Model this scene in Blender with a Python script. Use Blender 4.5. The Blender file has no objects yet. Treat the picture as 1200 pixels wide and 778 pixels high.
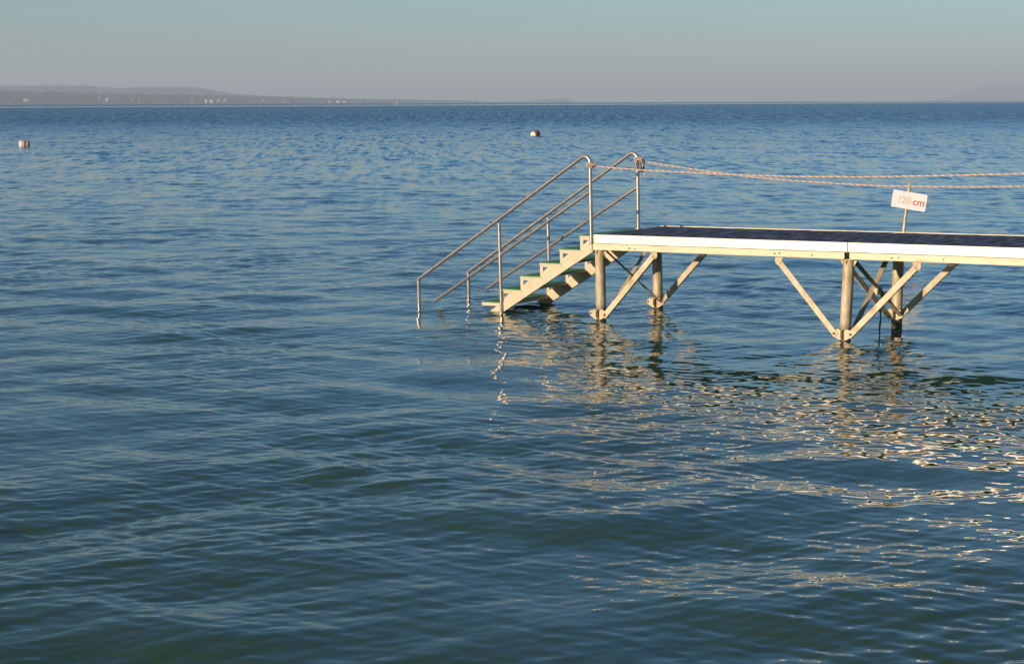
import bpy, bmesh, math, random
import numpy as np
from mathutils import Vector, Matrix

random.seed(7)
SC = bpy.context.scene
COL = SC.collection
R = math.radians

# ------------------------------------------------------------------ camera
H = 2.6                       # eye height above the lake
F = 2003.4155                 # focal length in pixels of a 1200 px wide frame
PITCH = R(7.647406)
ROLL = 0.0027949
fwd = Vector((0, math.cos(PITCH), -math.sin(PITCH)))
up0 = Vector((0, math.sin(PITCH), math.cos(PITCH)))
r0 = Vector((1, 0, 0))
cr, sr = math.cos(ROLL), math.sin(ROLL)
rt = r0 * cr - up0 * sr
up = r0 * sr + up0 * cr
cam_d = bpy.data.cameras.new('camera')
cam = bpy.data.objects.new('camera', cam_d)
COL.objects.link(cam)
cam.matrix_world = Matrix(((rt.x, up.x, -fwd.x, 0), (rt.y, up.y, -fwd.y, 0), (rt.z, up.z, -fwd.z, H), (0, 0, 0, 1)))
cam_d.sensor_fit = 'HORIZONTAL'
cam_d.sensor_width = 36
cam_d.lens = 36 * F / 1200
cam_d.clip_start = 0.1
cam_d.clip_end = 60000
SC.camera = cam


# ------------------------------------------------------------------ helpers
def tag(o, label=None, cat=None, group=None, kind=None):
    if label: o['label'] = label
    if cat: o['category'] = cat
    if group: o['group'] = group
    if kind: o['kind'] = kind
    return o


def empty(name, loc=(0, 0, 0), mat=None):
    o = bpy.data.objects.new(name, None)
    COL.objects.link(o)
    o.empty_display_size = 0.2
    if mat is not None: o.matrix_world = mat
    else: o.location = loc
    return o


class MB:
    """collects vertices and faces of one mesh"""
    def __init__(s):
        s.v, s.f, s.mi, s.sm = [], [], [], []

    def add(s, vs, fs, mi=0, smooth=False):
        n = len(s.v)
        s.v += [tuple(p) for p in vs]
        for f in fs:
            s.f.append([i + n for i in f]); s.mi.append(mi); s.sm.append(smooth)
        return s

    def box(s, x0, x1, y0, y1, z0, z1, mi=0):
        vs = [(x, y, z) for z in (z0, z1) for y in (y0, y1) for x in (x0, x1)]
        return s.add(vs, [(0, 2, 3, 1), (4, 5, 7, 6), (0, 1, 5, 4), (2, 6, 7, 3), (0, 4, 6, 2), (1, 3, 7, 5)], mi)

    def bar(s, p, q, wide, thick, side, mi=0):
        """rectangular bar from p to q; 'side' is the direction of its thickness"""
        p, q, side = Vector(p), Vector(q), Vector(side)
        d = (q - p).normalized()
        side = (side - d * side.dot(d)).normalized()
        w = d.cross(side).normalized()
        vs = []
        for e in (p, q):
            for a, b in ((-1, -1), (1, -1), (1, 1), (-1, 1)):
                vs.append(e + w * (a * wide / 2) + side * (b * thick / 2))
        return s.add(vs, [(0, 3, 2, 1), (4, 5, 6, 7), (0, 1, 5, 4), (1, 2, 6, 5), (2, 3, 7, 6), (3, 0, 4, 7)], mi)

    def angle(s, p, q, wide, flange, th, side, mi=0):
        """angle iron from p to q: one leg 'wide' facing -side, the other leg 'flange' deep along +side at its lower edge"""
        p, q, side = Vector(p), Vector(q), Vector(side)
        d = (q - p).normalized()
        side = (side - d * side.dot(d)).normalized()
        w = d.cross(side).normalized()
        if w.z > 0: w = -w
        prof = [(-wide / 2, 0), (wide / 2, 0), (wide / 2, flange), (wide / 2 - th, flange), (wide / 2 - th, th), (-wide / 2, th)]
        vs = [e + w * a + side * b for e in (p, q) for a, b in prof]
        fs = [tuple(range(5, -1, -1)), tuple(range(6, 12))] + [(i, (i + 1) % 6, 6 + (i + 1) % 6, 6 + i) for i in range(6)]
        return s.add(vs, fs, mi)

    def tube(s, pts, r, n=12, mi=0, cap=True, phase=None):
        pts = [Vector(p) for p in pts]
        m = len(pts)
        rr = r if isinstance(r, (list, tuple)) else [r] * m
        t0 = (pts[1] - pts[0]).normalized()
        nrm = t0.orthogonal().normalized()
        rings = []
        for i in range(m):
            if i == 0: t = t0
            elif i == m - 1: t = (pts[i] - pts[i - 1]).normalized()
            else: t = ((pts[i + 1] - pts[i]).normalized() + (pts[i] - pts[i - 1]).normalized()).normalized()
            nrm = (nrm - t * nrm.dot(t)).normalized()
            bi = t.cross(nrm)
            rings.append([pts[i] + (nrm * math.cos(2 * math.pi * k / n) + bi * math.sin(2 * math.pi * k / n)) * rr[i] for k in range(n)])
        vs = [p for g in rings for p in g]
        fs = []
        for i in range(m - 1):
            for k in range(n):
                k2 = (k + 1) % n
                fs.append((i * n + k, i * n + k2, (i + 1) * n + k2, (i + 1) * n + k))
        s.add(vs, fs, mi, True)
        if cap:
            s.add(rings[0], [tuple(range(n - 1, -1, -1))], mi)
            s.add(rings[-1], [tuple(range(n))], mi)
        return s

    def prism(s, poly, axis_vec, mi=0, frame=None):
        """extrude a planar polygon of 3D points along axis_vec"""
        av = Vector(axis_vec)
        a = [Vector(p) for p in poly]
        n = len(a)
        vs = a + [p + av for p in a]
        fs = [tuple(range(n - 1, -1, -1)), tuple(range(n, 2 * n))]
        for i in range(n):
            j = (i + 1) % n
            fs.append((i, j, n + j, n + i))
        return s.add(vs, fs, mi)

    def build(s, name, mats, parent=None, bevel=0.0, recalc=True):
        me = bpy.data.meshes.new(name)
        me.from_pydata(s.v, [], s.f)
        if not isinstance(mats, (list, tuple)): mats = [mats]
        for m in mats: me.materials.append(m)
        me.polygons.foreach_set('material_index', s.mi)
        me.polygons.foreach_set('use_smooth', s.sm)
        me.update()
        if recalc:
            bm = bmesh.new(); bm.from_mesh(me)
            bmesh.ops.recalc_face_normals(bm, faces=bm.faces)
            bm.to_mesh(me); bm.free()
        o = bpy.data.objects.new(name, me)
        COL.objects.link(o)
        if parent is not None: o.parent = parent
        if bevel > 0:
            md = o.modifiers.new('bevel', 'BEVEL')
            md.width = bevel; md.segments = 2; md.limit_method = 'ANGLE'
            md.angle_limit = R(40); md.harden_normals = False
        return o


def arc(p, c1, q, r, n=6):
    """polyline p -> q around corner c1 with fillet radius r"""
    p, c1, q = Vector(p), Vector(c1), Vector(q)
    a, b = (p - c1).normalized(), (q - c1).normalized()
    ang = a.angle(b)
    t = r / math.tan(ang / 2)
    s0, s1 = c1 + a * t, c1 + b * t
    out = [p]
    cen = c1 + (a + b).normalized() * (r / math.sin(ang / 2))
    v0, v1 = s0 - cen, s1 - cen
    for i in range(n + 1):
        out.append(cen + v0.slerp(v1, i / n) if False else cen + (v0 * (1 - i / n) + v1 * (i / n)).normalized() * r)
    out.append(q)
    return out


# ------------------------------------------------------------------ materials
def new_mat(name):
    m = bpy.data.materials.new(name)
    m.use_nodes = True
    nt = m.node_tree
    return m, nt, nt.nodes['Principled BSDF']


def N(nt, t, **kw):
    n = nt.nodes.new(t)
    for k, v in kw.items():
        if k.startswith('i_'): n.inputs[k[2:]].default_value = v
        else: setattr(n, k, v)
    return n


def surface(name, base, var=0.15, scale=6.0, rough=0.5, metal=0.0, stain=None, stain_amt=0.35, stain_scale=3.0,
            stretch=(1, 1, 1), bump=0.0, bump_scale=60.0, spec=0.5):
    m, nt, b = new_mat(name)
    L = nt.links.new
    tc = N(nt, 'ShaderNodeTexCoord')
    mp = N(nt, 'ShaderNodeMapping'); mp.inputs['Scale'].default_value = stretch
    L(tc.outputs['Object'], mp.inputs['Vector'])
    n1 = N(nt, 'ShaderNodeTexNoise', i_Scale=scale, i_Detail=6.0, i_Roughness=0.6)
    L(mp.outputs['Vector'], n1.inputs['Vector'])
    rp = N(nt, 'ShaderNodeValToRGB')
    lo = [max(0, c * (1 - var)) for c in base]; hi = [min(1, c * (1 + var)) for c in base]
    rp.color_ramp.elements[0].position = 0.3; rp.color_ramp.elements[0].color = (*lo, 1)
    rp.color_ramp.elements[1].position = 0.7; rp.color_ramp.elements[1].color = (*hi, 1)
    L(n1.outputs['Fac'], rp.inputs['Fac'])
    col = rp.outputs['Color']
    if stain:
        n2 = N(nt, 'ShaderNodeTexNoise', i_Scale=stain_scale, i_Detail=8.0, i_Roughness=0.7)
        L(mp.outputs['Vector'], n2.inputs['Vector'])
        mr = N(nt, 'ShaderNodeMapRange'); mr.inputs['From Min'].default_value = 0.5; mr.inputs['From Max'].default_value = 0.72
        mr.inputs['To Max'].default_value = stain_amt
        L(n2.outputs['Fac'], mr.inputs['Value'])
        mx = N(nt, 'ShaderNodeMix', data_type='RGBA')
        L(mr.outputs['Result'], mx.inputs['Factor']); L(col, mx.inputs['A']); mx.inputs['B'].default_value = (*stain, 1)
        col = mx.outputs['Result']
    L(col, b.inputs['Base Color'])
    rr = N(nt, 'ShaderNodeMapRange'); rr.inputs['To Min'].default_value = max(0.03, rough - 0.12); rr.inputs['To Max'].default_value = min(1, rough + 0.12)
    L(n1.outputs['Fac'], rr.inputs['Value']); L(rr.outputs['Result'], b.inputs['Roughness'])
    b.inputs['Metallic'].default_value = metal
    b.inputs['Specular IOR Level'].default_value = spec
    if bump > 0:
        n3 = N(nt, 'ShaderNodeTexNoise', i_Scale=bump_scale, i_Detail=4.0)
        L(tc.outputs['Object'], n3.inputs['Vector'])
        bp = N(nt, 'ShaderNodeBump', i_Strength=bump, i_Distance=0.004)
        L(n3.outputs['Fac'], bp.inputs['Height']); L(bp.outputs['Normal'], b.inputs['Normal'])
    return m


M = {}
M['white_alu'] = surface('white_aluminium', (0.74, 0.67, 0.56), 0.08, 3, 0.42, 0.42, (0.38, 0.28, 0.16), 0.75, 3.2, (0.7, 1, 5))
M['cream_alu'] = surface('cream_aluminium', (0.68, 0.58, 0.38), 0.1, 5, 0.45, 0.0, (0.36, 0.24, 0.11), 0.7, 5, (0.5, 1, 2))
M['galv'] = surface('galvanised_steel', (0.46, 0.37, 0.24), 0.22, 9, 0.5, 0.1, (0.22, 0.13, 0.06), 0.7, 7, (1, 1, 0.6), 0.3)
M['galv_pale'] = surface('pale_galvanised_steel', (0.56, 0.45, 0.28), 0.22, 9, 0.5, 0.05, (0.24, 0.13, 0.055), 0.9, 5, (1, 1, 1), 0.25)
M['galv_olive'] = surface('weathered_steel', (0.40, 0.34, 0.22), 0.25, 8, 0.6, 0.1, (0.16, 0.11, 0.06), 0.6, 6, (1, 1, 1), 0.3)
M['underside'] = surface('underside_boards', (0.30, 0.24, 0.13), 0.25, 5, 0.8, 0.0, (0.14, 0.11, 0.05), 0.6, 4, (0.4, 3, 1))
M['rust'] = surface('rusty_bolt', (0.16, 0.08, 0.045), 0.3, 20, 0.8)
M['stainless'] = surface('stainless_tube', (0.44, 0.37, 0.32), 0.08, 12, 0.30, 0.7, (0.42, 0.30, 0.2), 0.35, 9)
M['stair'] = surface('stair_aluminium', (0.56, 0.46, 0.31), 0.1, 7, 0.5, 0.05, (0.40, 0.31, 0.2), 0.4, 9, (1, 1, 1), 0.2)
M['green'] = surface('green_mat', (0.065, 0.27, 0.075), 0.35, 40, 0.9, 0.0, (0.07, 0.08, 0.03), 0.6, 12, (1, 1, 1), 0.6, 300)
M['rope_w'] = surface('rope_white', (0.57, 0.46, 0.38), 0.14, 60, 0.85)
M['rope_o'] = surface('rope_orange', (0.38, 0.19, 0.13), 0.2, 60, 0.85)
M['black'] = surface('black_plastic', (0.02, 0.02, 0.022), 0.2, 30, 0.45)
M['cordgreen'] = surface('slimy_cord', (0.07, 0.085, 0.035), 0.4, 30, 0.7)
M['signwhite'] = surface('sign_white', (0.86, 0.84, 0.79), 0.03, 6, 0.38, 0.0, (0.7, 0.62, 0.48), 0.2, 10)
M['buoy_white'] = surface('buoy_white', (0.80, 0.66, 0.50), 0.08, 5, 0.5, 0.0, (0.5, 0.38, 0.22), 0.3, 6)
M['buoy_red'] = surface('buoy_red', (0.50, 0.065, 0.035), 0.15, 6, 0.5)
M['buoy_shade'] = surface('buoy_shade_red', (0.085, 0.015, 0.015), 0.2, 6, 0.5)  # drum end turned from the sun, its shade put into the colour
M['buoy_orange'] = surface('buoy_orange', (0.72, 0.20, 0.07), 0.12, 6, 0.5)
M['house_white'] = surface('house_white', (0.62, 0.59, 0.55), 0.05, 0.2, 0.8)
M['house_cream'] = surface('house_cream', (0.42, 0.36, 0.29), 0.06, 0.2, 0.8)
M['house_dim'] = surface('house_grey', (0.30, 0.28, 0.26), 0.05, 0.2, 0.8)
M['house_roof'] = surface('house_roof', (0.30, 0.13, 0.08), 0.15, 0.3, 0.85)
M['house_flat'] = surface('flat_roof', (0.40, 0.38, 0.36), 0.1, 0.3, 0.85)
M['window'] = surface('window_glass', (0.03, 0.035, 0.04), 0.1, 0.5, 0.15)
M['ink'] = surface('sign_ink', (0.62, 0.16, 0.07), 0.15, 30, 0.6)
M['ink_mid'] = surface('sign_ink_worn', (0.77, 0.54, 0.38), 0.14, 30, 0.6)
M['ink_pale'] = surface('sign_ink_faded', (0.79, 0.68, 0.52), 0.06, 30, 0.6)
M['wood_far'] = surface('far_trees', (0.050, 0.046, 0.040), 0.5, 0.03, 1.0, 0, (0.10, 0.072, 0.048), 0.6, 0.012)
M['hill'] = surface('hill_woodland', (0.022, 0.032, 0.030), 0.3, 0.01, 1.0, 0, (0.05, 0.055, 0.045), 0.5, 0.004)
M['shore'] = surface('shore_ground', (0.14, 0.12, 0.08), 0.3, 0.02, 1.0)


def deck_material():
    m, nt, b = new_mat('dark_deck_boards')
    L = nt.links.new
    tc = N(nt, 'ShaderNodeTexCoord')
    # long worn scratches running across the walkway, board by board
    mp = N(nt, 'ShaderNodeMapping'); mp.inputs['Scale'].default_value = (7.0, 1.3, 1)
    L(tc.outputs['Object'], mp.inputs['Vector'])
    n1 = N(nt, 'ShaderNodeTexNoise', i_Scale=2.2, i_Detail=7.0, i_Roughness=0.65)
    L(mp.outputs['Vector'], n1.inputs['Vector'])
    rp = N(nt, 'ShaderNodeValToRGB')
    e = rp.color_ramp.elements
    e[0].position = 0.36; e[0].color = (0.036, 0.031, 0.036, 1)
    e[1].position = 0.50; e[1].color = (0.062, 0.056, 0.062, 1)
    x = e.new(0.60); x.color = (0.20, 0.20, 0.22, 1)
    L(n1.outputs['Fac'], rp.inputs['Fac'])
    L(rp.outputs['Color'], b.inputs['Base Color'])
    mr = N(nt, 'ShaderNodeMapRange'); mr.inputs['To Min'].default_value = 0.62; mr.inputs['To Max'].default_value = 0.85
    n2 = N(nt, 'ShaderNodeTexNoise', i_Scale=5.0, i_Detail=4.0)
    L(mp.outputs['Vector'], n2.inputs['Vector'])
    L(n2.outputs['Fac'], mr.inputs['Value']); L(mr.outputs['Result'], b.inputs['Roughness'])
    b.inputs['Specular IOR Level'].default_value = 0.16
    bp = N(nt, 'ShaderNodeBump', i_Strength=0.25, i_Distance=0.006)
    L(n2.outputs['Fac'], bp.inputs['Height']); L(bp.outputs['Normal'], b.inputs['Normal'])
    return m


M['deck'] = deck_material()


def leg_material():
    """galvanised post, brown and slimy where the lake laps at it"""
    m, nt, b = new_mat('pier_post_steel')
    L = nt.links.new
    tc = N(nt, 'ShaderNodeTexCoord')
    mp = N(nt, 'ShaderNodeMapping'); mp.inputs['Scale'].default_value = (1, 1, 0.35)
    L(tc.outputs['Object'], mp.inputs['Vector'])
    n1 = N(nt, 'ShaderNodeTexNoise', i_Scale=14.0, i_Detail=8.0, i_Roughness=0.7)
    L(mp.outputs['Vector'], n1.inputs['Vector'])
    rp = N(nt, 'ShaderNodeValToRGB')
    e = rp.color_ramp.elements
    e[0].position = 0.33; e[0].color = (0.30, 0.205, 0.10, 1)
    e[1].position = 0.66; e[1].color = (0.62, 0.52, 0.35, 1)
    L(n1.outputs['Fac'], rp.inputs['Fac'])
    geo = N(nt, 'ShaderNodeNewGeometry')
    sp = N(nt, 'ShaderNodeSeparateXYZ'); L(geo.outputs['Position'], sp.inputs['Vector'])
    ad = N(nt, 'ShaderNodeMath', operation='MULTIPLY_ADD'); L(n1.outputs['Fac'], ad.inputs[0]); ad.inputs[1].default_value = -0.16
    L(sp.outputs['Z'], ad.inputs[2])
    mr = N(nt, 'ShaderNodeMapRange'); mr.inputs['From Min'].default_value = 0.0; mr.inputs['From Max'].default_value = 0.13
    mr.inputs['To Min'].default_value = 0.95; mr.inputs['To Max'].default_value = 0.0
    L(ad.outputs[0], mr.inputs['Value'])
    mx = N(nt, 'ShaderNodeMix', data_type='RGBA')
    L(mr.outputs['Result'], mx.inputs['Factor']); L(rp.outputs['Color'], mx.inputs['A']); mx.inputs['B'].default_value = (0.06, 0.04, 0.02, 1)
    L(mx.outputs['Result'], b.inputs['Base Color'])
    b.inputs['Roughness'].default_value = 0.55
    b.inputs['Metallic'].default_value = 0.05
    bp = N(nt, 'ShaderNodeBump', i_Strength=0.3, i_Distance=0.004)
    L(n1.outputs['Fac'], bp.inputs['Height']); L(bp.outputs['Normal'], b.inputs['Normal'])
    return m


M['leg'] = leg_material()


def water_material():
    m, nt, b = new_mat('lake_water')
    L = nt.links.new
    geo = N(nt, 'ShaderNodeNewGeometry')
    pos = geo.outputs['Position']
    sp = N(nt, 'ShaderNodeSeparateXYZ'); L(pos, sp.inputs['Vector'])
    ln = N(nt, 'ShaderNodeVectorMath', operation='LENGTH'); L(pos, ln.inputs[0])

    def slope(scale, rot, stretch, detail, seed):
        mp = N(nt, 'ShaderNodeMapping', vector_type='TEXTURE')
        mp.inputs['Rotation'].default_value = (0, 0, R(rot))
        mp.inputs['Scale'].default_value = (stretch, 1, 1)
        mp.inputs['Location'].default_value = (seed * 13.7, seed * 5.1, seed)
        L(pos, mp.inputs['Vector'])
        n = N(nt, 'ShaderNodeTexNoise', i_Scale=scale, i_Detail=detail, i_Roughness=0.55)
        L(mp.outputs['Vector'], n.inputs['Vector'])
        s = N(nt, 'ShaderNodeVectorMath', operation='SUBTRACT'); L(n.outputs['Color'], s.inputs[0]); s.inputs[1].default_value = (0.5, 0.5, 0.5)
        return s.outputs[0]

    def scaled(v, fac):
        s = N(nt, 'ShaderNodeVectorMath', operation='SCALE'); L(v, s.inputs[0])
        if isinstance(fac, float): s.inputs['Scale'].default_value = fac
        else: L(fac, s.inputs['Scale'])
        return s.outputs[0]

    def add(a, c):
        s = N(nt, 'ShaderNodeVectorMath', operation='ADD'); L(a, s.inputs[0]); L(c, s.inputs[1]); return s.outputs[0]

    def fade(d0, d1, v0, v1):
        mr = N(nt, 'ShaderNodeMapRange'); mr.inputs['From Min'].default_value = d0; mr.inputs['From Max'].default_value = d1
        mr.inputs['To Min'].default_value = v0; mr.inputs['To Max'].default_value = v1
        L(ln.outputs['Value'], mr.inputs['Value']); return mr.outputs['Result']

    micro = add(scaled(slope(9.0, 28, 2.6, 2.0, 1), W_MICRO), scaled(slope(14.0, -34, 2.4, 1.0, 2), W_MICRO * 0.7))
    mid = add(scaled(slope(2.6, 22, 2.4, 3.0, 3), fade(25, 110, 0.0, W_MID)), scaled(slope(0.55, -18, 2.6, 3.0, 4), fade(120, 320, 0.0, W_FAR)))
    mid = add(mid, add(scaled(slope(3.0, 94, 10.0, 2.0, 6), fade(30, 120, 0.0, 0.85)), scaled(slope(1.1, 87, 16.0, 2.0, 7), fade(90, 280, 0.0, 1.3))))
    # cat's paws: the breeze roughens the surface in broad uneven patches
    gu = N(nt, 'ShaderNodeMapping', vector_type='TEXTURE'); gu.inputs['Scale'].default_value = (3.2, 1, 1); gu.inputs['Rotation'].default_value = (0, 0, R(-8))
    L(pos, gu.inputs['Vector'])
    gn = N(nt, 'ShaderNodeTexNoise', i_Scale=0.16, i_Detail=3.0); L(gu.outputs['Vector'], gn.inputs['Vector'])
    gm = N(nt, 'ShaderNodeMapRange'); gm.inputs['From Min'].default_value = 0.3; gm.inputs['From Max'].default_value = 0.7
    gm.inputs['To Min'].default_value = 0.6; gm.inputs['To Max'].default_value = 1.3
    L(gn.outputs['Fac'], gm.inputs['Value'])
    # farther out the wind draws the ruffled water into streaks along its own direction
    wk = N(nt, 'ShaderNodeMapping', vector_type='TEXTURE'); wk.inputs['Scale'].default_value = (1, 10, 1); wk.inputs['Rotation'].default_value = (0, 0, R(4))
    L(pos, wk.inputs['Vector'])
    wkn = N(nt, 'ShaderNodeTexNoise', i_Scale=1.1, i_Detail=4.0, i_Roughness=0.7); L(wk.outputs['Vector'], wkn.inputs['Vector'])
    wkm = N(nt, 'ShaderNodeMapRange'); wkm.inputs['From Min'].default_value = 0.36; wkm.inputs['From Max'].default_value = 0.64
    wkm.inputs['To Min'].default_value = 0.35; wkm.inputs['To Max'].default_value = 1.8
    L(wkn.outputs['Fac'], wkm.inputs['Value'])
    wkx = N(nt, 'ShaderNodeMix', data_type='FLOAT'); L(fade(120, 320, 0.0, 1.0), wkx.inputs['Factor']); wkx.inputs['A'].default_value = 1.0
    L(wkm.outputs['Result'], wkx.inputs['B'])
    streak = wkx.outputs['Result']
    tot = scaled(add(micro, mid), gm.outputs['Result'])
    # a calm slick far out, a long narrow band of smooth water
    ax = N(nt, 'ShaderNodeMath', operation='MULTIPLY_ADD'); L(sp.outputs['X'], ax.inputs[0]); ax.inputs[1].default_value = SLICK[1]
    L(sp.outputs['Y'], ax.inputs[2])
    wn = N(nt, 'ShaderNodeTexNoise', i_Scale=0.004, i_Detail=2.0); L(pos, wn.inputs['Vector'])
    wa = N(nt, 'ShaderNodeMath', operation='MULTIPLY_ADD'); L(wn.outputs['Fac'], wa.inputs[0]); wa.inputs[1].default_value = SLICK[3]
    L(ax.outputs[0], wa.inputs[2])
    sb = N(nt, 'ShaderNodeMath', operation='SUBTRACT'); L(wa.outputs[0], sb.inputs[0]); sb.inputs[1].default_value = SLICK[0]
    ab = N(nt, 'ShaderNodeMath', operation='ABSOLUTE'); L(sb.outputs[0], ab.inputs[0])
    sl = N(nt, 'ShaderNodeMapRange'); sl.inputs['From Min'].default_value = SLICK[2] * 0.6; sl.inputs['From Max'].default_value = SLICK[2]
    sl.inputs['To Min'].default_value = 0.06; sl.inputs['To Max'].default_value = 1.0
    L(ab.outputs[0], sl.inputs['Value'])
    tot = scaled(tot, sl.outputs['Result'])
    fl = N(nt, 'ShaderNodeVectorMath', operation='MULTIPLY'); L(tot, fl.inputs[0]); fl.inputs[1].default_value = (1, 1, 0)
    nn = N(nt, 'ShaderNodeVectorMath', operation='NORMALIZE'); L(add(geo.outputs['Normal'], fl.outputs[0]), nn.inputs[0])
    L(nn.outputs[0], b.inputs['Normal'])
    # turbid green-grey lake body
    cn = N(nt, 'ShaderNodeTexNoise', i_Scale=0.12, i_Detail=3.0); L(pos, cn.inputs['Vector'])
    # silty green near shore, bluer offshore, with reflected sky blue put into the colour
    cx = N(nt, 'ShaderNodeMix', data_type='RGBA')
    cd_ = N(nt, 'ShaderNodeMath', operation='MULTIPLY_ADD'); L(cn.outputs['Fac'], cd_.inputs[0]); cd_.inputs[1].default_value = 0.25
    L(fade(8, 100, -0.12, 0.88), cd_.inputs[2]); cd_.use_clamp = True
    L(cd_.outputs[0], cx.inputs['Factor'])
    cx.inputs['A'].default_value = (*W_NEAR, 1); cx.inputs['B'].default_value = (*W_SKYBLUE, 1)
    L(cx.outputs['Result'], b.inputs['Base Color'])
    # waves too small to see one by one far out act as roughness
    rg = N(nt, 'ShaderNodeMapRange', interpolation_type='SMOOTHSTEP'); rg.inputs['From Min'].default_value = 30; rg.inputs['From Max'].default_value = 300
    rg.inputs['To Min'].default_value = 0.03; rg.inputs['To Max'].default_value = W_ROUGH
    L(ln.outputs['Value'], rg.inputs['Value'])
    rs_ = N(nt, 'ShaderNodeMath', operation='MULTIPLY'); L(rg.outputs['Result'], rs_.inputs[0]); L(sl.outputs['Result'], rs_.inputs[1])
    rk_ = N(nt, 'ShaderNodeMath', operation='MULTIPLY'); L(rs_.outputs[0], rk_.inputs[0]); L(streak, rk_.inputs[1])
    L(rk_.outputs[0], b.inputs['Roughness'])
    b.inputs['IOR'].default_value = 1.333
    return m


W_MICRO, W_MID, W_FAR, W_ROUGH = 0.12, 0.40, 0.45, 0.32
W_NEAR = (0.042, 0.078, 0.028)
W_SKYBLUE = (0.003, 0.105, 0.190)
SLICK = (1852.0, -1.415, 330.0, 180.0)     # y - 1.415 x = 1852 +- 230


# ------------------------------------------------------------------ water: one polar sheet, waves as geometry
def water():
    rs = [0.05, 1.0, 2.0, 3.0, 4.0, 5.0, 5.6]
    while rs[-1] < 260: rs.append(rs[-1] * 1.0015)
    g = 1.0015
    while rs[-1] < 30500:
        g = min(1.02, 1 + (g - 1) * 1.02); rs.append(rs[-1] * g)
    rs = np.array(rs)
    dth = 0.0012
    half = R(23)
    inner = np.arange(-half, half + dth / 2, dth)
    left = -half - np.cumsum(np.minimum(R(4), dth * 1.12 ** np.arange(1, 200)))
    left = left[left > -math.pi + 0.01]
    th = np.concatenate([left[::-1], inner, -left])
    nr, nt_ = len(rs), len(th)
    X = (rs[:, None] * np.sin(th)[None, :]).astype(np.float64)
    Y = (rs[:, None] * np.cos(th)[None, :]).astype(np.float64)
    Z = np.zeros_like(X)
    dr = np.gradient(rs)
    dt = np.gradient(th)
    rng = np.random.RandomState(11)
    comps = []
    n = 170
    lam = np.exp(np.linspace(math.log(0.06), math.log(5.0), n) + rng.uniform(-.02, .02, n))
    wgt = np.exp(-((np.log(lam / 1.9)) / 0.5) ** 2) * 0.56 + 0.75 * np.exp(-((np.log(lam / 0.65)) / 0.45) ** 2) + 1.35 * np.exp(-((np.log(lam / 0.15)) / 0.6) ** 2)
    wgt *= 1 / (1 + (lam / 3.4) ** 4)
    var = wgt / wgt.sum() * MSS
    for i in range(n):
        mode = rng.choice([-1, 1], p=[.45, .55])
        ang = R(rng.normal(27, 27 if lam[i] > .35 else 13)) * mode
        k = 2 * math.pi / lam[i]
        amp = math.sqrt(2 * var[i]) / k
        comps.append((lam[i], k * math.sin(ang), -k * math.cos(ang), amp, rng.uniform(0, 2 * math.pi)))
    sp_t = dt[None, :]
    CH = 64
    for r_ in range(0, nr, CH):
        sl = slice(r_, min(nr, r_ + CH))
        # angular spacing differs per column: attenuate waves the mesh cannot carry
        lat = rs[sl][:, None] * sp_t
        rad = dr[sl][:, None]
        x, y = X[sl], Y[sl]
        # slow groups so the waves are uneven
        grp = 1.0 + 0.35 * np.sin(x * 0.21 + y * 0.37 + 1.0) * np.sin(-x * 0.31 + y * 0.17 + 2.0)
        # cat's paws: patches where the short ripples are strong or nearly gone
        u = (np.sin(x * 1.15 + y * .62 + .4) + np.sin(-x * .83 + y * .95 + 2.1) + np.sin(x * .37 - y * .71 + 4.) + np.sin(x * 1.9 + y * .33 + 1.3) + np.sin(x * .16 + y * .27 + .2)) / 5 ** .5
        paw = np.clip(1.0 + 0.42 * u, 0.25, 1.9)
        latmin = lat.min(); radmin = rad.min()
        for (l, kx, ky, a, ph) in comps:
            if l < 2.2 * max(radmin, 0): continue
            f_r = np.clip((l / np.maximum(rad, 1e-6) - 2.5) / 2.5, 0, 1)
            f_l = np.clip((l / np.maximum(lat, 1e-6) - 2.5) / 2.5, 0, 1)
            Z[sl] += a * np.sin(kx * x + ky * y + ph) * (f_r * f_l) * (paw if l < 0.9 else grp)
    V = np.stack([X, Y, Z], -1).reshape(-1, 3).astype(np.float32)
    idx = np.arange(nr * nt_).reshape(nr, nt_)
    q = np.stack([idx[:-1, :-1], idx[:-1, 1:], idx[1:, 1:], idx[1:, :-1]], -1).reshape(-1, 4)
    wrap = np.stack([idx[:-1, -1], idx[:-1, 0], idx[1:, 0], idx[1:, -1]], -1).reshape(-1, 4)
    q = np.concatenate([q, wrap])[:, ::-1].astype(np.int32)
    me = bpy.data.meshes.new('water')
    me.vertices.add(len(V)); me.vertices.foreach_set('co', V.ravel())
    me.loops.add(q.size); me.loops.foreach_set('vertex_index', q.ravel())
    me.polygons.add(len(q))
    me.polygons.foreach_set('loop_start', np.arange(0, q.size, 4, dtype=np.int32))
    me.polygons.foreach_set('loop_total', np.full(len(q), 4, dtype=np.int32))
    me.polygons.foreach_set('use_smooth', np.ones(len(q), dtype=bool))
    me.update(calc_edges=True)
    me.materials.append(water_material())
    o = bpy.data.objects.new('water', me)
    COL.objects.link(o)
    tag(o, 'rippled blue green lake water reaching to the horizon', 'water', kind='structure')
    return o


MSS = 0.0058
water()

# ------------------------------------------------------------------ pier frame (local: x along the walkway, y across, z up; z = 0 is the deck top)
A = Vector((0.79926782, -0.60071181, 0.01778431))
B = Vector((0.60063347, 0.79946127, 0.01005498))
Cc = Vector((-0.02025801, 0.00264523, 0.99979129))
O = Vector((0.95222305, 20.43223836, 1.02538048))
PF = Matrix(((A.x, B.x, Cc.x, O.x), (A.y, B.y, Cc.y, O.y), (A.z, B.z, Cc.z, O.z), (0, 0, 0, 1)))
BASE = -2.25                                     # lake bed under the posts
PB = PF @ Matrix.Translation((0, 0, BASE))        # empties sit at the foot


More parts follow.
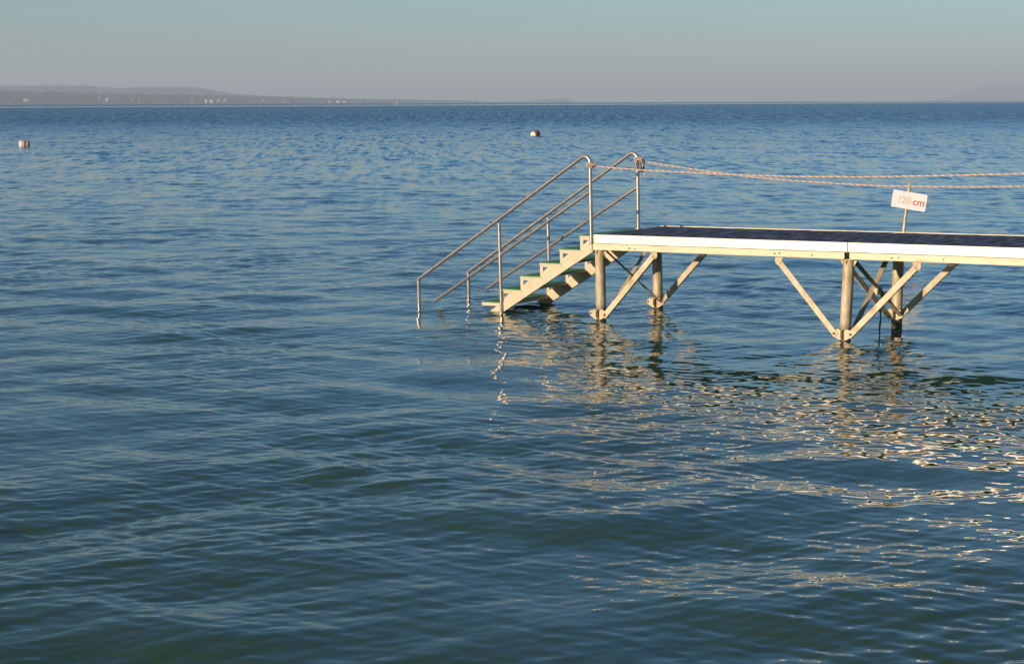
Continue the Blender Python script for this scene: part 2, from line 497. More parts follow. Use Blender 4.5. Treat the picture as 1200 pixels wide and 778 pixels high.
class PMB(MB):
    """mesh in deck coordinates, stored relative to the foot of the thing"""
    def build(s, name, mats, parent=None, bevel=0.0, recalc=True):
        s.v = [(x, y, z - BASE) for x, y, z in s.v]
        return super().build(name, mats, parent, bevel, recalc)


def child(o, p):
    o.parent = p
    return o


WD = 1.50          # deck width
LEN = 13.0
pier = empty('pier', mat=PB)
tag(pier, 'bathing pier with dark walkway and pale metal edges on braced steel posts', 'pier')

# walkway of dark boards laid across
d = PMB()
x = 0.045
while x < LEN - 0.1:
    w_ = 0.142
    dz = random.uniform(-0.0015, 0.0015)
    d.box(x, x + w_, 0.022, WD - 0.004, -0.035 + dz, 0.0 + dz)
    x += 0.15
d.build('deck', M['deck'], pier, 0.003)
# edge beams
SEAMS = [0.03, 3.345, 6.62, 9.9, LEN]
for s0, s1 in zip(SEAMS[:-1], SEAMS[1:]):
    e = PMB(); e.box(s0 + 0.003, s1 - 0.003, -0.004, 0.018, -0.099, 0.006)
    fas = e.build('edge_beam', M['white_alu'], pier, 0.004)
    a0, a1 = s0 + (0.03 if s0 > 1 else 0.0), s1 - 0.03
    fl = PMB()
    fl.add([(x_, y_, z_) for x_ in (a0, a1) for y_, z_ in ((.010, -.103), (-.016, -.103), (-.016, -.168), (-.022, -.171), (-.022, -.1755), (.04, -.1755), (.04, -.171), (.010, -.168))],
           [tuple(range(8)), tuple(range(15, 7, -1))] + [(i, 8 + i, 8 + (i + 1) % 8, (i + 1) % 8) for i in range(8)])
    fl.build('lower_flange', M['cream_alu'], fas, 0.002)
    for q_ in (0.52, 0.60, 2.44, 2.50, 1.1 if s0 > 1 else 2.9):
        bl = PMB()
        c_ = (s0 + q_, -0.016, -0.142 + random.uniform(-.008, .008))
        bl.tube([c_, (c_[0], -0.022, c_[2])], random.uniform(.007, .011), 6)
        bl.build('bolt', M['rust'], fas)
    e = PMB(); e.box(s0 + 0.003, s1 - 0.003, WD, WD + 0.024, -0.17, 0.009)
    e.build('edge_beam', M['cream_alu'], pier, 0.003)
e = PMB()
e.box(0.012, 0.042, 0.021, WD - 0.002, -0.165, -0.004)
e.build('end_beam', M['white_alu'], pier, 0.003)
LEGS = [0.055, 3.29, 6.57, 9.85]
for s_ in LEGS[:]:
    cb = PMB()
    cb.box(s_ - 0.04, s_ + 0.04, 0.045, WD - 0.005, -0.165, -0.085)
    cb.build('cross_beam', M['galv_olive'], pier, 0.003)
up_ = PMB(); up_.box(0.06, LEN - 0.05, 0.03, WD - 0.01, -0.049, -0.038)
up_.build('underside', M['underside'], pier)
for w0 in (0.5, 1.0):
    jb = PMB(); jb.box(0.10, LEN - 0.05, w0 - 0.025, w0 + 0.025, -0.0845, -0.0495)
    jb.build('joist', M['galv_olive'], pier, 0.003)

WN, WF = 0.10, 1.387


def gusset(s_, w_, h, parent):
    """eared plates welded to the four sides of a post"""
    for side in (-1, 1):
        g_ = PMB()
        th = .010
        y0 = w_ - .050 if side < 0 else w_ - .050
        poly = [(s_ + side * x_, w_ - .058, h + z_) for x_, z_ in ((.018, .030), (.045, .062), (.075, .052), (.118, .034), (.132, .010), (.120, -.016), (.075, -.045), (.045, -.062), (.018, -.062))]
        if side > 0: poly = poly[::-1]
        g_.prism(poly, (0, -th, 0))
        g_.build('gusset_plate', M['galv_pale'], parent, 0.002)
        g_ = PMB()
        g_.prism([(s_ - .005, w_ + side * y_, h + z_) for y_, z_ in ((.055, .062), (.08, .055), (.125, .03), (.125, -.02), (.08, -.05), (.055, -.06))], (th, 0, 0))
        g_.build('gusset_plate', M['galv_pale'], parent, 0.002)
        b_ = PMB()
        b_.tube([(s_ + side * .105, w_ - .066, h + .008), (s_ + side * .105, w_ - .082, h + .008)], 0.012, 6)
        b_.build('bolt', M['rust'], parent)


def flange(s_, w_, parent):
    """plate and triangular gussets at the head of a post"""
    p_ = PMB(); p_.box(s_ - .10, s_ + .10, w_ - .085, w_ + .085, -.187, -.1765)
    p_.build('head_plate', M['galv_pale'], parent, 0.002)
    for dx in (-1, 1):
        p_ = PMB()
        p_.prism([(s_ + dx * .058, w_ - .006, -.188), (s_ + dx * .096, w_ - .006, -.188), (s_ + dx * .096, w_ - .006, -.205), (s_ + dx * .058, w_ - .006, -.262)], (0, .012, 0))
        p_.build('head_gusset', M['galv_pale'], parent)
    p_ = PMB()
    p_.prism([(s_ - .006, w_ - .058, -.188), (s_ - .006, w_ - .083, -.188), (s_ - .006, w_ - .083, -.2), (s_ - .006, w_ - .058, -.25)], (.012, 0, 0))
    p_.build('head_gusset', M['galv_pale'], parent)


def leg(s_top, s_bot, w_):
    L_ = PMB()
    k = (s_bot - s_top)
    L_.tube([(s_top, w_, -.18), (s_top + k * .25, w_, -.42), (s_top + k * .5, w_, -.6), (s_bot, w_, -1.0), (s_bot, w_, BASE)], 0.062, 24)
    lo = L_.build('leg', M['leg'], pier)
    gh = -0.955 if s_top < 2 else -1.005
    if w_ > 1: gh += 0.005 if s_top < 2 else 0.08
    gusset(s_bot, w_, gh, lo)
    flange(s_top, w_, lo)


def brace(p, q, w_, mat='galv_pale', wide=0.066):
    """angle-iron brace in the plane of one side"""
    b_ = PMB()
    b_.angle((p[0], w_, p[1]), (q[0], w_, q[1]), wide, .045, .007, (0, 1, 0))
    o = b_.build('brace', M[mat], pier, 0.0015)
    bk = PMB()
    sg = 1 if q[0] > p[0] else -1
    bk.prism([(q[0] + sg * x_, w_ + .008, z_) for x_, z_ in ((-.05, -.1765), (.05, -.1765), (.05, q[1] - .01), (.03, q[1] - .04), (-.02, q[1] - .03))], (0, .010, 0))
    bk.build('brace_bracket', M['galv'], o, 0.0015)
    for e_ in (p, q):
        bo = PMB(); d_ = (Vector((q[0] - p[0], 0, q[1] - p[1]))).normalized() * (.03 if e_ is p else -.02)
        c_ = Vector((e_[0], w_, e_[1])) + d_
        bo.tube([c_, c_ + Vector((0, -.013, 0))], .013, 6)
        bo.build('bolt', M['rust' if e_ is p else 'galv'], o)
    return o


for i, s_ in enumerate(LEGS):
    st = s_ + 0.025 if i else s_
    leg(st, s_ - (0.02 if i else 0.0), WN)
    leg(st - .005, s_ + .003, WF)
    if i == 0:
        brace((s_ + .085, -.985), (s_ + .80, -.222), WN - .078)
        brace((s_ + .095, -.935), (s_ + .80, -.222), WF - .078, 'galv')
    else:
        brace((s_ + .06, -1.02), (s_ + .835, -.232), WN - .078)
        brace((s_ - .09, -1.02), (s_ - .79, -.232), WN - .078)
        brace((s_ + .07, -.94), (s_ + .80, -.232), WF - .078, 'galv')
        brace((s_ - .04, -.97), (s_ - .72, -.232), WF - .078, 'galv')
    # X brace between the two posts of the trestle
    b1 = PMB(); b1.bar((s_ + .085, WN + .02, -.205), (s_ + .085, WF - .06, -.945), .032 if i == 0 else .06, .010, (0, .6, .8))
    b1.build('cross_brace', M['galv_olive'], pier, .001)
    b2 = PMB(); b2.bar((s_ + .055, WN + .07, -.945), (s_ - .035, WF - .09, -.195), .05 if i == 0 else .062, .010, (0, -.6, .8))
    b2.build('cross_brace', M['galv_pale' if i == 0 else 'galv'], pier, .001)
    zc, yc = -.585, (WN + WF) / 2
    cl = PMB()
    if i: cl.box(s_ + .035, s_ + .105, yc - .05, yc + .04, zc - .045, zc + .045)
    else: cl.tube([(s_ + .015, yc - .02, zc), (s_ + .11, yc - .02, zc)], .016, 6)
    cl.build('clamp', M['galv' if i else 'rust'], pier, .003)
# posts far along the walkway that hold the rope ends
for w_ in (0.0, 1.04):
    rp_ = PMB()
    rp_.tube([(9.85, w_ + .03, -.1), (9.85, w_ + .03, 1.0)], .022, 14)
    rp_.build('rope_post', M['stainless'], pier)

# ------------------------------------------------------------------ bathing stairs
stairs = empty('bathing_stairs', mat=PB)
tag(stairs, 'metal stairs with green treads and tube handrails going down into the lake', 'stairs')
SW = 1.04


def slope_top(s_): return -0.082 + 0.583 * s_


for w0, w1 in ((0.012, 0.052), (SW - .06, SW - .02)):
    st = PMB()
    xa, xb = -2.02, 0.005
    poly = [(xb, w0, slope_top(xb) + .0), (xb, w0, slope_top(xb) - .128), (xa, w0, slope_top(xa) - .128), (xa, w0, slope_top(xa))]
    st.prism(poly, (0, w1 - w0, 0))
    so = st.build('stringer', M['stair'], stairs, .003)
for k in range(6):
    zt = -0.005 - 0.1755 * k
    xl = -0.176 - 0.3035 * k
    xr = xl + (0.335 if k else 0.215)
    tp = PMB()
    tp.box(xl, xr, .004, SW - .004, zt - (.030 if k < 5 else .05), zt - .0125)
    to = tp.build('step', M['stair'], stairs, .002)
    gm_ = PMB()
    gm_.box(xl + .004, xr - (0.02 if k else 0), .008, SW - .008, zt - .012, zt)
    gm_.build('tread_mat', M['green'], to, .003)
    # side brackets: a vertical plate with a triangular opening, standing on the stringer
    for w0, w1 in ((0.018, 0.030), (SW - .052, SW - .040)) if k < 5 else ():
        br = PMB()
        zb = zt - .0305
        xe = min(xl + .335, 0.02)
        p0 = (xl, zb); p1 = (xe, zb)
        def low(s_): return min(zb - .001, slope_top(s_) - .02)
        # frame strips round the opening
        hx0, hx1 = xl + .045, xl + .125
        hz0, hz1 = zb - .028, zb - .088
        br.prism([(xl, w0, zb), (hx0, w0, zb), (hx0, w0, low(hx0)), (xl, w0, low(xl))], (0, w1 - w0, 0))
        br.prism([(hx0, w0, zb), (hx1, w0, zb), (hx1, w0, hz0), (hx0, w0, hz0)], (0, w1 - w0, 0))
        br.prism([(hx0, w0, hz1), (hx1, w0, hz0), (hx1, w0, low(hx1)), (hx0, w0, low(hx0))], (0, w1 - w0, 0))
        if xe > hx1: br.prism([(hx1, w0, zb), (xe, w0, zb), (xe, w0, low(xe)), (hx1, w0, low(hx1))], (0, w1 - w0, 0))
        br.build('side_bracket', M['stair'], to, 0)

for w_ in (0.0, SW):
    near = w_ < .5
    ps = 0.0
    sl0 = Vector((-2.722, w_, -0.645)); bend = Vector((ps, w_, 0.994))
    top = arc(sl0, bend, (ps, w_, -.13 if near else -.03), .075)
    top = arc((-2.728, w_, -1.45), sl0, top[1], .03, 4)[:-1] + top[1:]
    hr = PMB(); hr.tube(top, 0.0225, 16)
    ho = hr.build('handrail', M['stainless'], stairs)
    lr = PMB()
    lr.tube([(-2.455, w_, -.918) if near else (-2.435, w_, -.872), (-2.43, w_, -.903) if near else (-2.41, w_, -.857), (-.015, w_, .512)], [.012, .0205, .0205], 14)
    lr.build('lower_rail', M['stainless'], ho)
    mp_ = PMB()
    mp_.tube([(-1.385, w_, .11), (-1.378, w_, -1.3)], 0.0215, 14)
    mp_.build('middle_post', M['stainless'], ho)
    if near:
        ft = PMB(); ft.box(-.03, .028, -.03, .01, -.172, -.12); ft.build('post_foot', M['stair'], ho, .003)
    else:
        ft = PMB(); ft.tube([(ps, w_, -.03), (ps, w_, .006)], .045, 14); ft.build('post_foot', M['stainless'], ho)

# ------------------------------------------------------------------ ropes


def spline(pts, step=0.012):
    P = np.array(pts, float)
    d_ = np.r_[0, np.cumsum(np.linalg.norm(np.diff(P, axis=0), axis=1))]
    # Catmull-Rom
    n = int(d_[-1] / step)
    out = []
    for t in np.linspace(0, d_[-1], n):
        i = min(max(np.searchsorted(d_, t) - 1, 0), len(P) - 2)
        p1, p2 = P[i], P[i + 1]
        h = d_[i + 1] - d_[i]
        m1 = (P[i + 1] - P[i - 1]) / (d_[i + 1] - d_[i - 1]) if i > 0 else (p2 - p1) / h
        m2 = (P[i + 2] - P[i]) / (d_[i + 2] - d_[i]) if i + 2 < len(P) else (p2 - p1) / h
        u = (t - d_[i]) / h
        out.append((2 * u**3 - 3 * u**2 + 1) * p1 + (u**3 - 2 * u**2 + u) * h * m1 + (-2 * u**3 + 3 * u**2) * p2 + (u**3 - u**2) * h * m2)
    return out


def twisted(mb, pts, r=0.0052, off=0.0052, pitch=0.085, n=6):
    P = [Vector(p) for p in pts]
    dist = 0
    strands = [[], [], []]
    for i, p in enumerate(P):
        if i: dist += (P[i] - P[i - 1]).length
        t = (P[min(i + 1, len(P) - 1)] - P[max(i - 1, 0)]).normalized()
        n1 = (Vector((0, 0, 1)) - t * t.z)
        n1 = n1.normalized() if n1.length > .05 else t.orthogonal().normalized()
        n2 = t.cross(n1)
        for k in range(3):
            a = 2 * math.pi * (dist / pitch + k / 3)
            strands[k].append(p + n1 * math.cos(a) * off + n2 * math.sin(a) * off)
    for k in range(3):
        mb.tube(strands[k], r, n, mi=1 if k == 0 else 0)


def coil(w_, h0, turns, rad, rise, cx=0.0):
    return [(cx + math.cos(t) * rad, w_ + math.sin(t) * rad, h0 + rise * t / (2 * math.pi)) for t in np.linspace(0, 2 * math.pi * turns, int(26 * turns))]


def make_rope(pts, w_, label, knot_h, far):
    r_ = empty('rope', mat=PB)
    tag(r_, label, 'rope', 'ropes strung along the pier')
    m = PMB(); twisted(m, spline(pts))
    m.build('line', [M['rope_w'], M['rope_o']], r_)
    k = PMB()
    twisted(k, coil(w_, knot_h - .03, 3.3, .036, .019), pitch=.05)
    twisted(k, [(.03 + .03 * math.sin(t), w_ - .03 + .02 * math.cos(2 * t), knot_h + .028 * math.cos(t)) for t in np.linspace(0, 2 * math.pi, 22)], pitch=.05)
    twisted(k, [(.07 + .022 * math.cos(t), w_ - .012 + .022 * math.sin(t), knot_h - .005 + .01 * t / 6) for t in np.linspace(0, 4 * math.pi, 34)], pitch=.05)
    if far:
        twisted(k, [(.05 + .05 * math.sin(t), w_ - .035 - .01 * math.cos(t), knot_h - .075 + .075 * math.cos(t)) for t in np.linspace(0, 2 * math.pi, 30)], pitch=.05)
        twisted(k, [(.085 + .02 * math.sin(t * 1.7), w_ - .02, knot_h - .02 - .05 * t) for t in np.linspace(0, 2.2, 18)], pitch=.05)
    k.build('knot', [M['rope_w'], M['rope_o']], r_)
    if far:
        c_ = PMB()
        c_.tube([(.092 + .022 * math.cos(t), w_ - .03, knot_h - .085 + .075 * math.sin(t)) for t in np.linspace(.2, 2 * math.pi - .1, 24)], .008, 8)
        c_.build('clip', M['black'], r_)
        t_ = PMB(); twisted(t_, [(.10 + .045 * u, w_ - .03, knot_h - .15 - .075 * u) for u in np.linspace(0, 1, 12)], pitch=.05)
        t_.build('loose_end', [M['rope_w'], M['rope_o']], r_)
    e_ = PMB(); twisted(e_, coil(w_ + .03, pts[-1][2] - .03, 3.0, .036, .02, 9.85), pitch=.05)
    e_.build('knot', [M['rope_w'], M['rope_o']], r_)
    return r_


make_rope([(.03, 0, .823), (.067, 0, .817), (.644, 0, .779), (1.686, 0, .737), (2.307, 0, .716), (3.411, 0, .711), (4.375, 0, .729), (5.28, 0, .754), (7.5, .02, .84), (9.82, .03, .95)], 0,
          'orange and white rope tied to the handrail post nearest the camera', .828, False)
make_rope([(.03, SW, .85), (.131, SW, .827), (1.086, SW, .706), (1.744, SW, .638), (3.0, SW, .569), (3.6, SW, .558), (4.234, SW, .560), (4.9, SW, .573), (7.4, SW + .02, .70), (9.82, SW + .03, .90)], SW,
          'orange and white rope with black clip tied to the farther handrail post', .862, True)

# cord hanging from the crossed braces
hc = MB()
p_top = PF @ Vector((LEGS[1] + .09, .77, -.60))
hc.tube([p_top + Vector((.0 + .006 * math.sin(i * .9), 0, -.035 * i)) for i in range(22)], [.010 + .003 * math.sin(i * 1.3) for i in range(22)], 8)
hco = hc.build('hanging_cord', M['cordgreen'])
tag(hco, 'thin dark green cord hanging from the crossed braces into the water', 'cord')

# ------------------------------------------------------------------ depth sign standing in the lake behind the pier
def text_mesh(body, size, mat_idx, mats):
    cu = bpy.data.curves.new('text', 'FONT')
    cu.body = body; cu.size = size; cu.extrude = 0.0012; cu.offset = 0.0015
    ob = bpy.data.objects.new('text', cu)
    COL.objects.link(ob)
    bpy.context.view_layer.update()
    dg = bpy.context.evaluated_depsgraph_get()
    me = bpy.data.meshes.new_from_object(ob.evaluated_get(dg))
    vs = [tuple(v.co) for v in me.vertices]; fs = [tuple(p.vertices) for p in me.polygons]
    bpy.data.objects.remove(ob); bpy.data.curves.remove(cu); bpy.data.meshes.remove(me)
    return vs, fs


p0 = Vector((6.398, 27.90, -1.3)); ptop = Vector((6.512, 28.037, 1.262))
foot = Vector((6.405, 27.92, 0.0))
sign = empty('depth_sign', loc=tuple(p0))
tag(sign, 'small white 120 cm sign on a leaning pole standing in the lake behind the pier', 'sign')
pm = MB(); pm.tube([Vector((6.375, 27.90, -1.3)) - p0, Vector((6.412, 27.937, .507)) - p0, ptop - p0], .024, 12)
pm.build('pole', M['galv_pale'], sign)
c00 = Vector((6.176, 27.94, .895)); c10 = Vector((6.727, 27.93, .804)); c01 = Vector((6.239, 27.975, 1.172)); c11 = Vector((6.799, 27.965, 1.073))
cen = (c00 + c10 + c01 + c11) / 4
ux = ((c10 - c00) + (c11 - c01)).normalized()
uy = ((c01 - c00) + (c11 - c10)); uy = (uy - ux * uy.dot(ux)).normalized()
un = ux.cross(uy)
if un.y > 0: un = -un
sw_, sh_ = .565, .282
cen = cen + un * .035
pl = MB()
rad = .025
poly = []
for cx_, cy_, a0 in ((1, 1, 0), (-1, 1, 90), (-1, -1, 180), (1, -1, 270)):
    for j in range(5):
        a = R(a0 + 22.5 * j)
        poly.append(cen + ux * (cx_ * (sw_ / 2 - rad) + rad * math.cos(a)) + uy * (cy_ * (sh_ / 2 - rad) + rad * math.sin(a)) - p0)
pl.prism(poly, -un * .006)
plo = pl.build('plate', M['signwhite'], sign)
lt = MB()
for body, xo, mi in (('1', -.205, 0), ('2', -.135, 1), ('0', -.055, 1), ('cm', .055, 2)):
    vs, fs = text_mesh(body, .165, mi, None)
    vs = [cen - p0 + ux * (xo + v[0]) + uy * (-.058 + v[1]) + un * (.0022 + v[2]) for v in vs]
    lt.add(vs, fs, mi)
lt.build('lettering', [M['ink_pale'], M['ink_mid'], M['ink']], plo, recalc=False)

# ------------------------------------------------------------------ buoys


def buoy(loc, rotz, tilt, L_, r_, label, kind):
    root = empty('buoy', loc=loc)
    root.rotation_euler = (0, 0, rotz)
    tag(root, label, 'buoy', 'buoys floating out on the lake')
    prof = [(-L_ / 2, 0), (-L_ / 2, r_ * .72), (-L_ / 2 + .03, r_ * .9), (-L_ / 2 + .09, r_), (-.045, r_ * 1.01), (.045, r_ * 1.01), (L_ / 2 - .09, r_), (L_ / 2 - .03, r_ * .9), (L_ / 2, r_ * .72), (L_ / 2, 0)]
    tm = Matrix.Rotation(tilt, 3, 'Y')
    n = 28
    def band(i0, i1, name, mat, parent, grow=0.0):
        m_ = MB()
        vs, fs = [], []
        for x_, rr in prof[i0:i1 + 1]:
            for k in range(n):
                a = 2 * math.pi * k / n
                vs.append(tm @ Vector((x_, (rr + grow) * math.cos(a), (rr + grow) * math.sin(a))) + Vector((0, 0, r_ * .42)))
        for i in range(i1 - i0):
            for k in range(n):
                fs.append((i * n + k, i * n + (k + 1) % n, (i + 1) * n + (k + 1) % n, (i + 1) * n + k))
        m_.add(vs, fs, 0, True)
        return m_.build(name, mat, parent)
    body = band(0, 9, 'drum', M['buoy_white'], root)
    if kind == 0:
        band(4, 5, 'red_band', M['buoy_red'], root, .006)
        band(6, 9, 'shade_cap', M['buoy_shade'], root, .006)
    else:
        band(5, 9, 'shade_cap', M['buoy_shade'], root, .006)
        band(2, 5, 'orange_band', M['buoy_orange'], root, .006)
    # lifting bail on top
    bm_ = MB()
    bm_.tube([tm @ Vector((.09 * math.cos(t), 0, r_ + .06 * math.sin(t))) + Vector((0, 0, r_ * .42)) for t in np.linspace(0, math.pi, 12)], .012, 8)
    bm_.build('handle', M['buoy_red'], root)
    return root


buoy((-29.75, 105.0, 0), R(24), R(3), .60, .25, 'larger white drum buoy with a red band and shade-darkened end at the left', 0)
buoy((1.86, 133.9, 0), R(52), R(-9), .66, .27, 'smaller pale drum buoy with orange band far out on the water', 1)

# ------------------------------------------------------------------ far shore


def hz(px): return 120.0 - 0.0028 * (px - 600)


def at(px, py, D):
    """world point at ground distance D seen in direction of the given photo pixel column, height from the row"""
    x_ = (px - 600) / F * D
    return Vector((x_, D, H + (hz(px) - py) / F * D))


def ridge(name, prof, Dfun, depth, mat, rough, label, step=2.0, seed=0):
    """a long hill: rows across its depth, columns along it"""
    rng = np.random.RandomState(seed)
    xs = np.arange(prof[0][0], prof[-1][0] + .1, step)
    ys = np.interp(xs, [p[0] for p in prof], [p[1] for p in prof])
    ks = np.array([1, 2, 3, 2, 1.0]); ks /= ks.sum()
    pad = np.pad(ys, 2, mode='edge'); ys = np.convolve(pad, ks, 'valid')
    rows = [(0, -.02), (.12, .28), (.25, .55), (.38, .8), (.5, 1.0), (.62, .93), (.8, .55), (1.0, -.02)]
    vs, fs = [], []
    n = len(xs)
    for t, g in rows:
        for i in range(n):
            D = Dfun(xs[i])
            top = at(xs[i], ys[i], D + depth * .5)
            hgt = max(top.z, .5)
            Dd = D + depth * t
            jit = 0 if g < 0 else rng.uniform(-rough, rough) * hgt * min(1, g * 1.2)
            vs.append(((xs[i] - 600) / F * Dd, Dd, max(-3, g * hgt + jit)))
    for r_ in range(len(rows) - 1):
        for i in range(n - 1):
            fs.append((r_ * n + i, r_ * n + i + 1, (r_ + 1) * n + i + 1, (r_ + 1) * n + i))
    m_ = MB(); m_.add(vs, fs, 0, True)
    o = m_.build(name, mat, recalc=True)
    tag(o, label, 'hill', kind='structure')
    return o


def shoreD(px): return float(np.interp(px, [-900, 0, 200, 400, 600], [8000, 9000, 9600, 11200, 14500]))


# low wooded shore, the hills behind it, a faint headland and a mountain on the right
ridge('shore', [(-900, 110), (0, 111), (150, 113.5), (300, 115.5), (400, 117.5), (500, 118.8), (560, 119.3), (610, 119.9)], shoreD, 850, M['shore'], .05, 'low wooded shore across the lake')
ridge('hills', [(-900, 99), (-300, 97), (0, 101.2), (60, 100.8), (105, 101), (130, 103), (148, 104), (175, 102.4), (210, 102.4), (235, 103), (255, 106.5), (280, 110.5), (320, 113), (380, 115.5), (470, 118), (560, 119.6)],
      lambda p: shoreD(p) + 3700, 3400, M['hill'], .02, 'long low wooded hill behind the shore', 2.0, 1)
ridge('headland', [(550, 120.5), (600, 119.3), (625, 118.0), (640, 116.7), (652, 115.8), (662, 115.6), (668, 117), (673, 119.2), (677, 120.6)], lambda p: 18500, 2000, M['hill'], .02, 'small faint headland on the horizon', 1.0, 2)
ridge('mountain', [(1085, 118.4), (1105, 114.5), (1120, 110), (1140, 103.6), (1155, 100.6), (1175, 99.2), (1195, 98.4), (1240, 98.2), (1330, 100), (1450, 106), (1600, 112), (1700, 118)], lambda p: 26000, 3600, M['hill'], .015,
      'faint flat topped mountain at the right of the horizon', 2.5, 3)


def woods():
    """the belt of trees along the far shore, one mass"""
    rng = random.Random(4)
    base = []
    bmx = bmesh.new(); bmesh.ops.create_icosphere(bmx, subdivisions=1, radius=1.0)
    bv = [v.co.copy() for v in bmx.verts]; bf = [[v.index for v in f.verts] for f in bmx.faces]; bmx.free()
    m_ = MB()
    for i in range(4200):
        px = rng.uniform(-420, 560) if i % 3 else rng.uniform(-30, 400)
        u = rng.random()
        D = shoreD(px) + 30 + u * 520
        t = (D - shoreD(px)) / 850
        topy = np.interp(px, [-900, 0, 150, 300, 400, 500, 560, 610], [110, 111, 113.5, 115.5, 117.5, 118.8, 119.3, 119.9])
        g = (at(px, topy, shoreD(px) + 425).z) * np.interp(t, [0, .12, .25, .38, .5, .62], [0, .28, .55, .8, 1, .93])
        hgt = rng.uniform(9, 20) * np.interp(px, [-900, 0, 300, 600], [1.15, 1.15, .85, .5])
        rad_ = hgt * rng.uniform(.45, .8)
        cx_ = (px - 600) / F * D
        vs = [(cx_ + v.x * rad_ * rng.uniform(.8, 1.2), D + v.y * rad_, g + hgt * .5 + v.z * hgt * .62 * rng.uniform(.8, 1.2)) for v in bv]
        m_.add(vs, bf, 0, False)
    o = m_.build('far_woods', M['wood_far'], recalc=False)
    tag(o, 'belt of bare brown trees along the far shore', 'woods', kind='stuff')


woods()

# houses on the far shore: (photo column, base row, width px, height px, kind, label)
HOUSES = [
    (36, 116.8, 7.0, 0.8, 'cream', 'low'),
    (121.6, 113.4, 1.7, 1.5, 'dim', 'a'),
    (129.6, 116.2, 3.6, 2.3, 'white', 'b'),
    (136.3, 115.4, 2.0, 1.6, 'dim', 'c'),
    (159.2, 116.3, 1.4, 2.0, 'dim', 'd'),
    (167.2, 118.3, 2.6, 1.4, 'dim', 'e'),
    (229.3, 118.8, 1.7, 2.0, 'dim', 'f'),
    (245.2, 118.8, 2.8, 2.8, 'white', 'g'),
    (251.4, 118.8, 4.6, 2.2, 'white', 'h'),
    (259.5, 117.6, 4.2, 1.8, 'cream', 'i'),
    (267.0, 117.3, 3.6, 1.6, 'cream', 'j'),
    (311.6, 117.0, 1.5, 1.6, 'dim', 'k'),
    (335.2, 118.3, 1.4, 1.8, 'dim', 'l'),
    (389.0, 120.2, 2.0, 2.6, 'white', 'm'),
    (398.6, 120.2, 4.0, 3.2, 'white', 'n'),
    (405.2, 120.2, 5.4, 2.8, 'cream', 'o'),
    (416.5, 120.1, 2.6, 1.2, 'dim', 'p'),
    (586.0, 120.6, 2.6, 2.0, 'cream', 'q'),
    (594.6, 120.6, 2.2, 2.4, 'cream', 'r'),
]
HL = {
    'low': 'long low cream building on the far shore, the leftmost one',
    'a': 'tiny pale house higher up the slope above its bright neighbour',
    'b': 'brightest white house by the water below the left hill saddle',
    'c': 'tiny pale house just right of the brightest waterside house',
    'd': 'narrow pale house standing alone left of a lower one by the water',
    'e': 'low pale house at the waterline under the hill',
    'f': 'tiny narrow pale house left of the pair of white blocks',
    'g': 'tall white block beside a wider white block at the hill foot',
    'h': 'wide white block right of the tall white block',
    'i': 'cream house with reddish roof right of the white blocks',
    'j': 'cream house with reddish roof, last of its row by the hill foot',
    'k': 'tiny pale house among trees where the shore drops low',
    'l': 'tiny pale house alone between the trees and the big hotel',
    'm': 'narrow white building left of the large white hotel',
    'n': 'large white hotel block on the low far shore',
    'o': 'long cream wing beside the large white hotel',
    'p': 'low pale building right of the hotel wing',
    'q': 'pale faint building on the horizon, left of a taller one',
    'r': 'pale faint taller building on the horizon left of the headland',
}


def house(px, by, wp, hp, kind, key):
    D = shoreD(px) - 25
    base = at(px, by, D)
    w_ = wp * .85 / F * D; h_ = hp * .7 / F * D
    base.z = max(base.z, .3)
    dp = max(8, min(w_, 22))
    root = empty('house' if wp < 3.9 else 'apartment_building', loc=tuple(base))
    tag(root, HL[key], 'house' if wp < 3.9 else 'building', 'buildings on the far shore')
    root.rotation_euler = (0, 0, R(random.uniform(-12, 12)))
    wh = h_ * (.68 if kind == 'cream' and wp < 4.5 else .9)
    m_ = MB(); m_.box(-w_ / 2, w_ / 2, 0, dp, -12, wh)
    m_.build('wall', M['house_' + kind], root)
    r_ = MB()
    if wh < h_ * .8:
        e_ = .6
        r_.prism([(-w_ / 2 - e_, -e_, wh), (-w_ / 2 - e_, dp + e_, wh), (-w_ / 2 - e_, dp / 2, h_)], (w_ + 2 * e_, 0, 0))
        r_.build('roof', M['house_roof'], root)
    else:
        r_.box(-w_ / 2 - .3, w_ / 2 + .3, -.3, dp + .3, wh + .02, wh + .5)
        r_.build('roof', M['house_flat'], root)


for h_ in HOUSES: house(*h_)

# tiny sailing boat out near the horizon
bt = empty('boat', loc=tuple(Vector(((467 - 600) / F * 4200, 4200, 0))))
tag(bt, 'tiny white boat near the horizon right of the hotel', 'boat')
m_ = MB()
sec = [(-5, .2, .9), (-3.6, 1.2, 1.0), (0, 1.6, 1.0), (3, 1.1, 1.15), (5.4, .1, 1.4)]
vs = []
for x_, b_, t_ in sec: vs += [(x_, -b_, t_), (x_, -b_ * .7, -.3), (x_, b_ * .7, -.3), (x_, b_, t_)]
fs = []
for i in range(len(sec) - 1):
    for k in range(4): fs.append((i * 4 + k, i * 4 + (k + 1) % 4, (i + 1) * 4 + (k + 1) % 4, (i + 1) * 4 + k))
fs += [(0, 1, 2, 3), (16, 17, 18, 19)]
m_.add(vs, fs).build('hull', M['house_white'], bt)
m_ = MB(); m_.prism([(-2, -.9, 1.05), (2.2, -.9, 1.05), (1.2, -.9, 2.3), (-1.6, -.9, 2.3)], (0, 1.8, 0)); m_.build('cabin', M['house_white'], bt, .05)

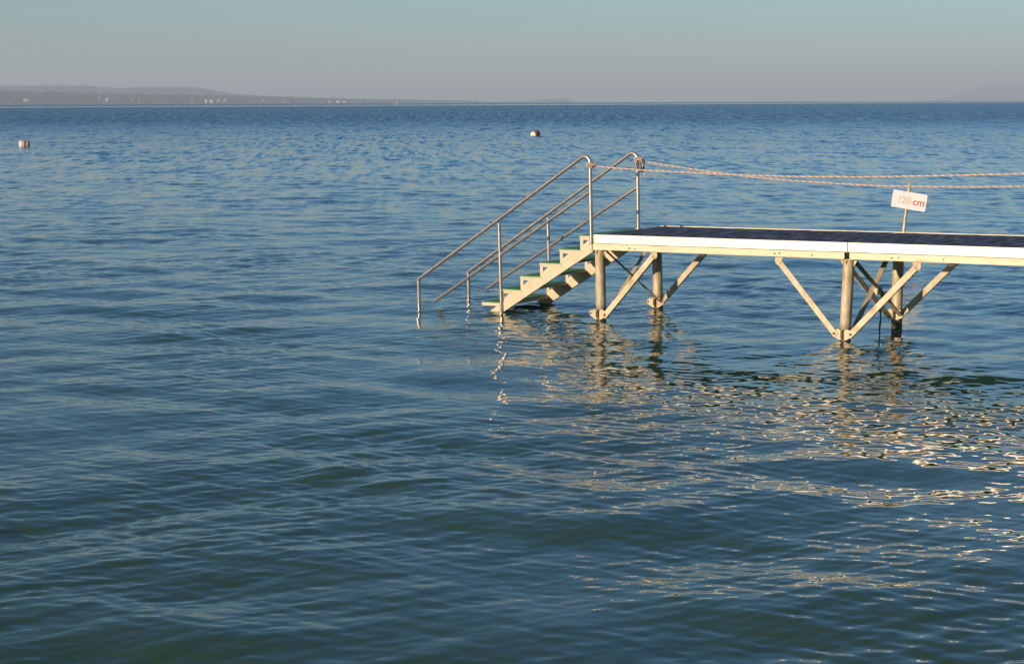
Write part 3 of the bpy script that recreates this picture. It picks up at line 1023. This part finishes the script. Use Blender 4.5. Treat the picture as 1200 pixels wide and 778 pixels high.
# ------------------------------------------------------------------ haze
HAZE = 0.000098
def haze():
    m_ = MB(); m_.box(-16000, 16000, -400, 30000, -6.0, 420)
    m = bpy.data.materials.new('haze'); m.use_nodes = True
    nt = m.node_tree
    nt.nodes.remove(nt.nodes['Principled BSDF'])
    pv = nt.nodes.new('ShaderNodeVolumePrincipled')
    pv.inputs['Density'].default_value = HAZE
    pv.inputs['Color'].default_value = (0.82, 0.92, 0.96, 1)
    pv.inputs['Anisotropy'].default_value = 0.0
    nt.links.new(pv.outputs['Volume'], nt.nodes['Material Output'].inputs['Volume'])
    o = m_.build('haze', m)
    tag(o, 'thin pale haze over the lake', 'haze', kind='stuff')


if HAZE: haze()

# ------------------------------------------------------------------ light
ELEV, AZ = R(9.0), R(230)        # azimuth clockwise from +Y
w = bpy.data.worlds.new('World'); SC.world = w
w.use_nodes = True
nt = w.node_tree
bg = nt.nodes['Background']
sky = nt.nodes.new('ShaderNodeTexSky')
sky.sky_type = 'NISHITA'
sky.sun_disc = False
sky.sun_elevation = ELEV
sky.sun_rotation = AZ
sky.altitude = 100
sky.air_density = 1.12
sky.dust_density = 0.3
sky.ozone_density = 5.3
nt.links.new(sky.outputs['Color'], bg.inputs['Color'])
bg.inputs['Strength'].default_value = 0.15
sd = bpy.data.lights.new('sun', 'SUN')
sd.energy = 4.5
sd.angle = R(0.53)
sd.color = (1.0, 0.80, 0.57)
so = bpy.data.objects.new('sun', sd)
COL.objects.link(so)
sv = Vector((math.sin(AZ) * math.cos(ELEV), math.cos(AZ) * math.cos(ELEV), math.sin(ELEV)))
so.rotation_euler = sv.to_track_quat('Z', 'Y').to_euler()
so.location = (-8, -10, 12)

SC.view_settings.view_transform = 'Standard'
SC.view_settings.look = 'None'
SC.view_settings.gamma = 1.0
SC.view_settings.exposure = 0.31
SC.render.engine = 'CYCLES'
cy = SC.cycles
cy.max_bounces = 6; cy.glossy_bounces = 4; cy.diffuse_bounces = 2; cy.transmission_bounces = 2; cy.volume_bounces = 0
cy.sample_clamp_indirect = 12
cy.use_denoising = True
cy.denoiser = 'OPENIMAGEDENOISE'
cy.denoising_input_passes = 'RGB_ALBEDO_NORMAL'
cy.blur_glossy = 0.6
cy.caustics_reflective = False; cy.caustics_refractive = False
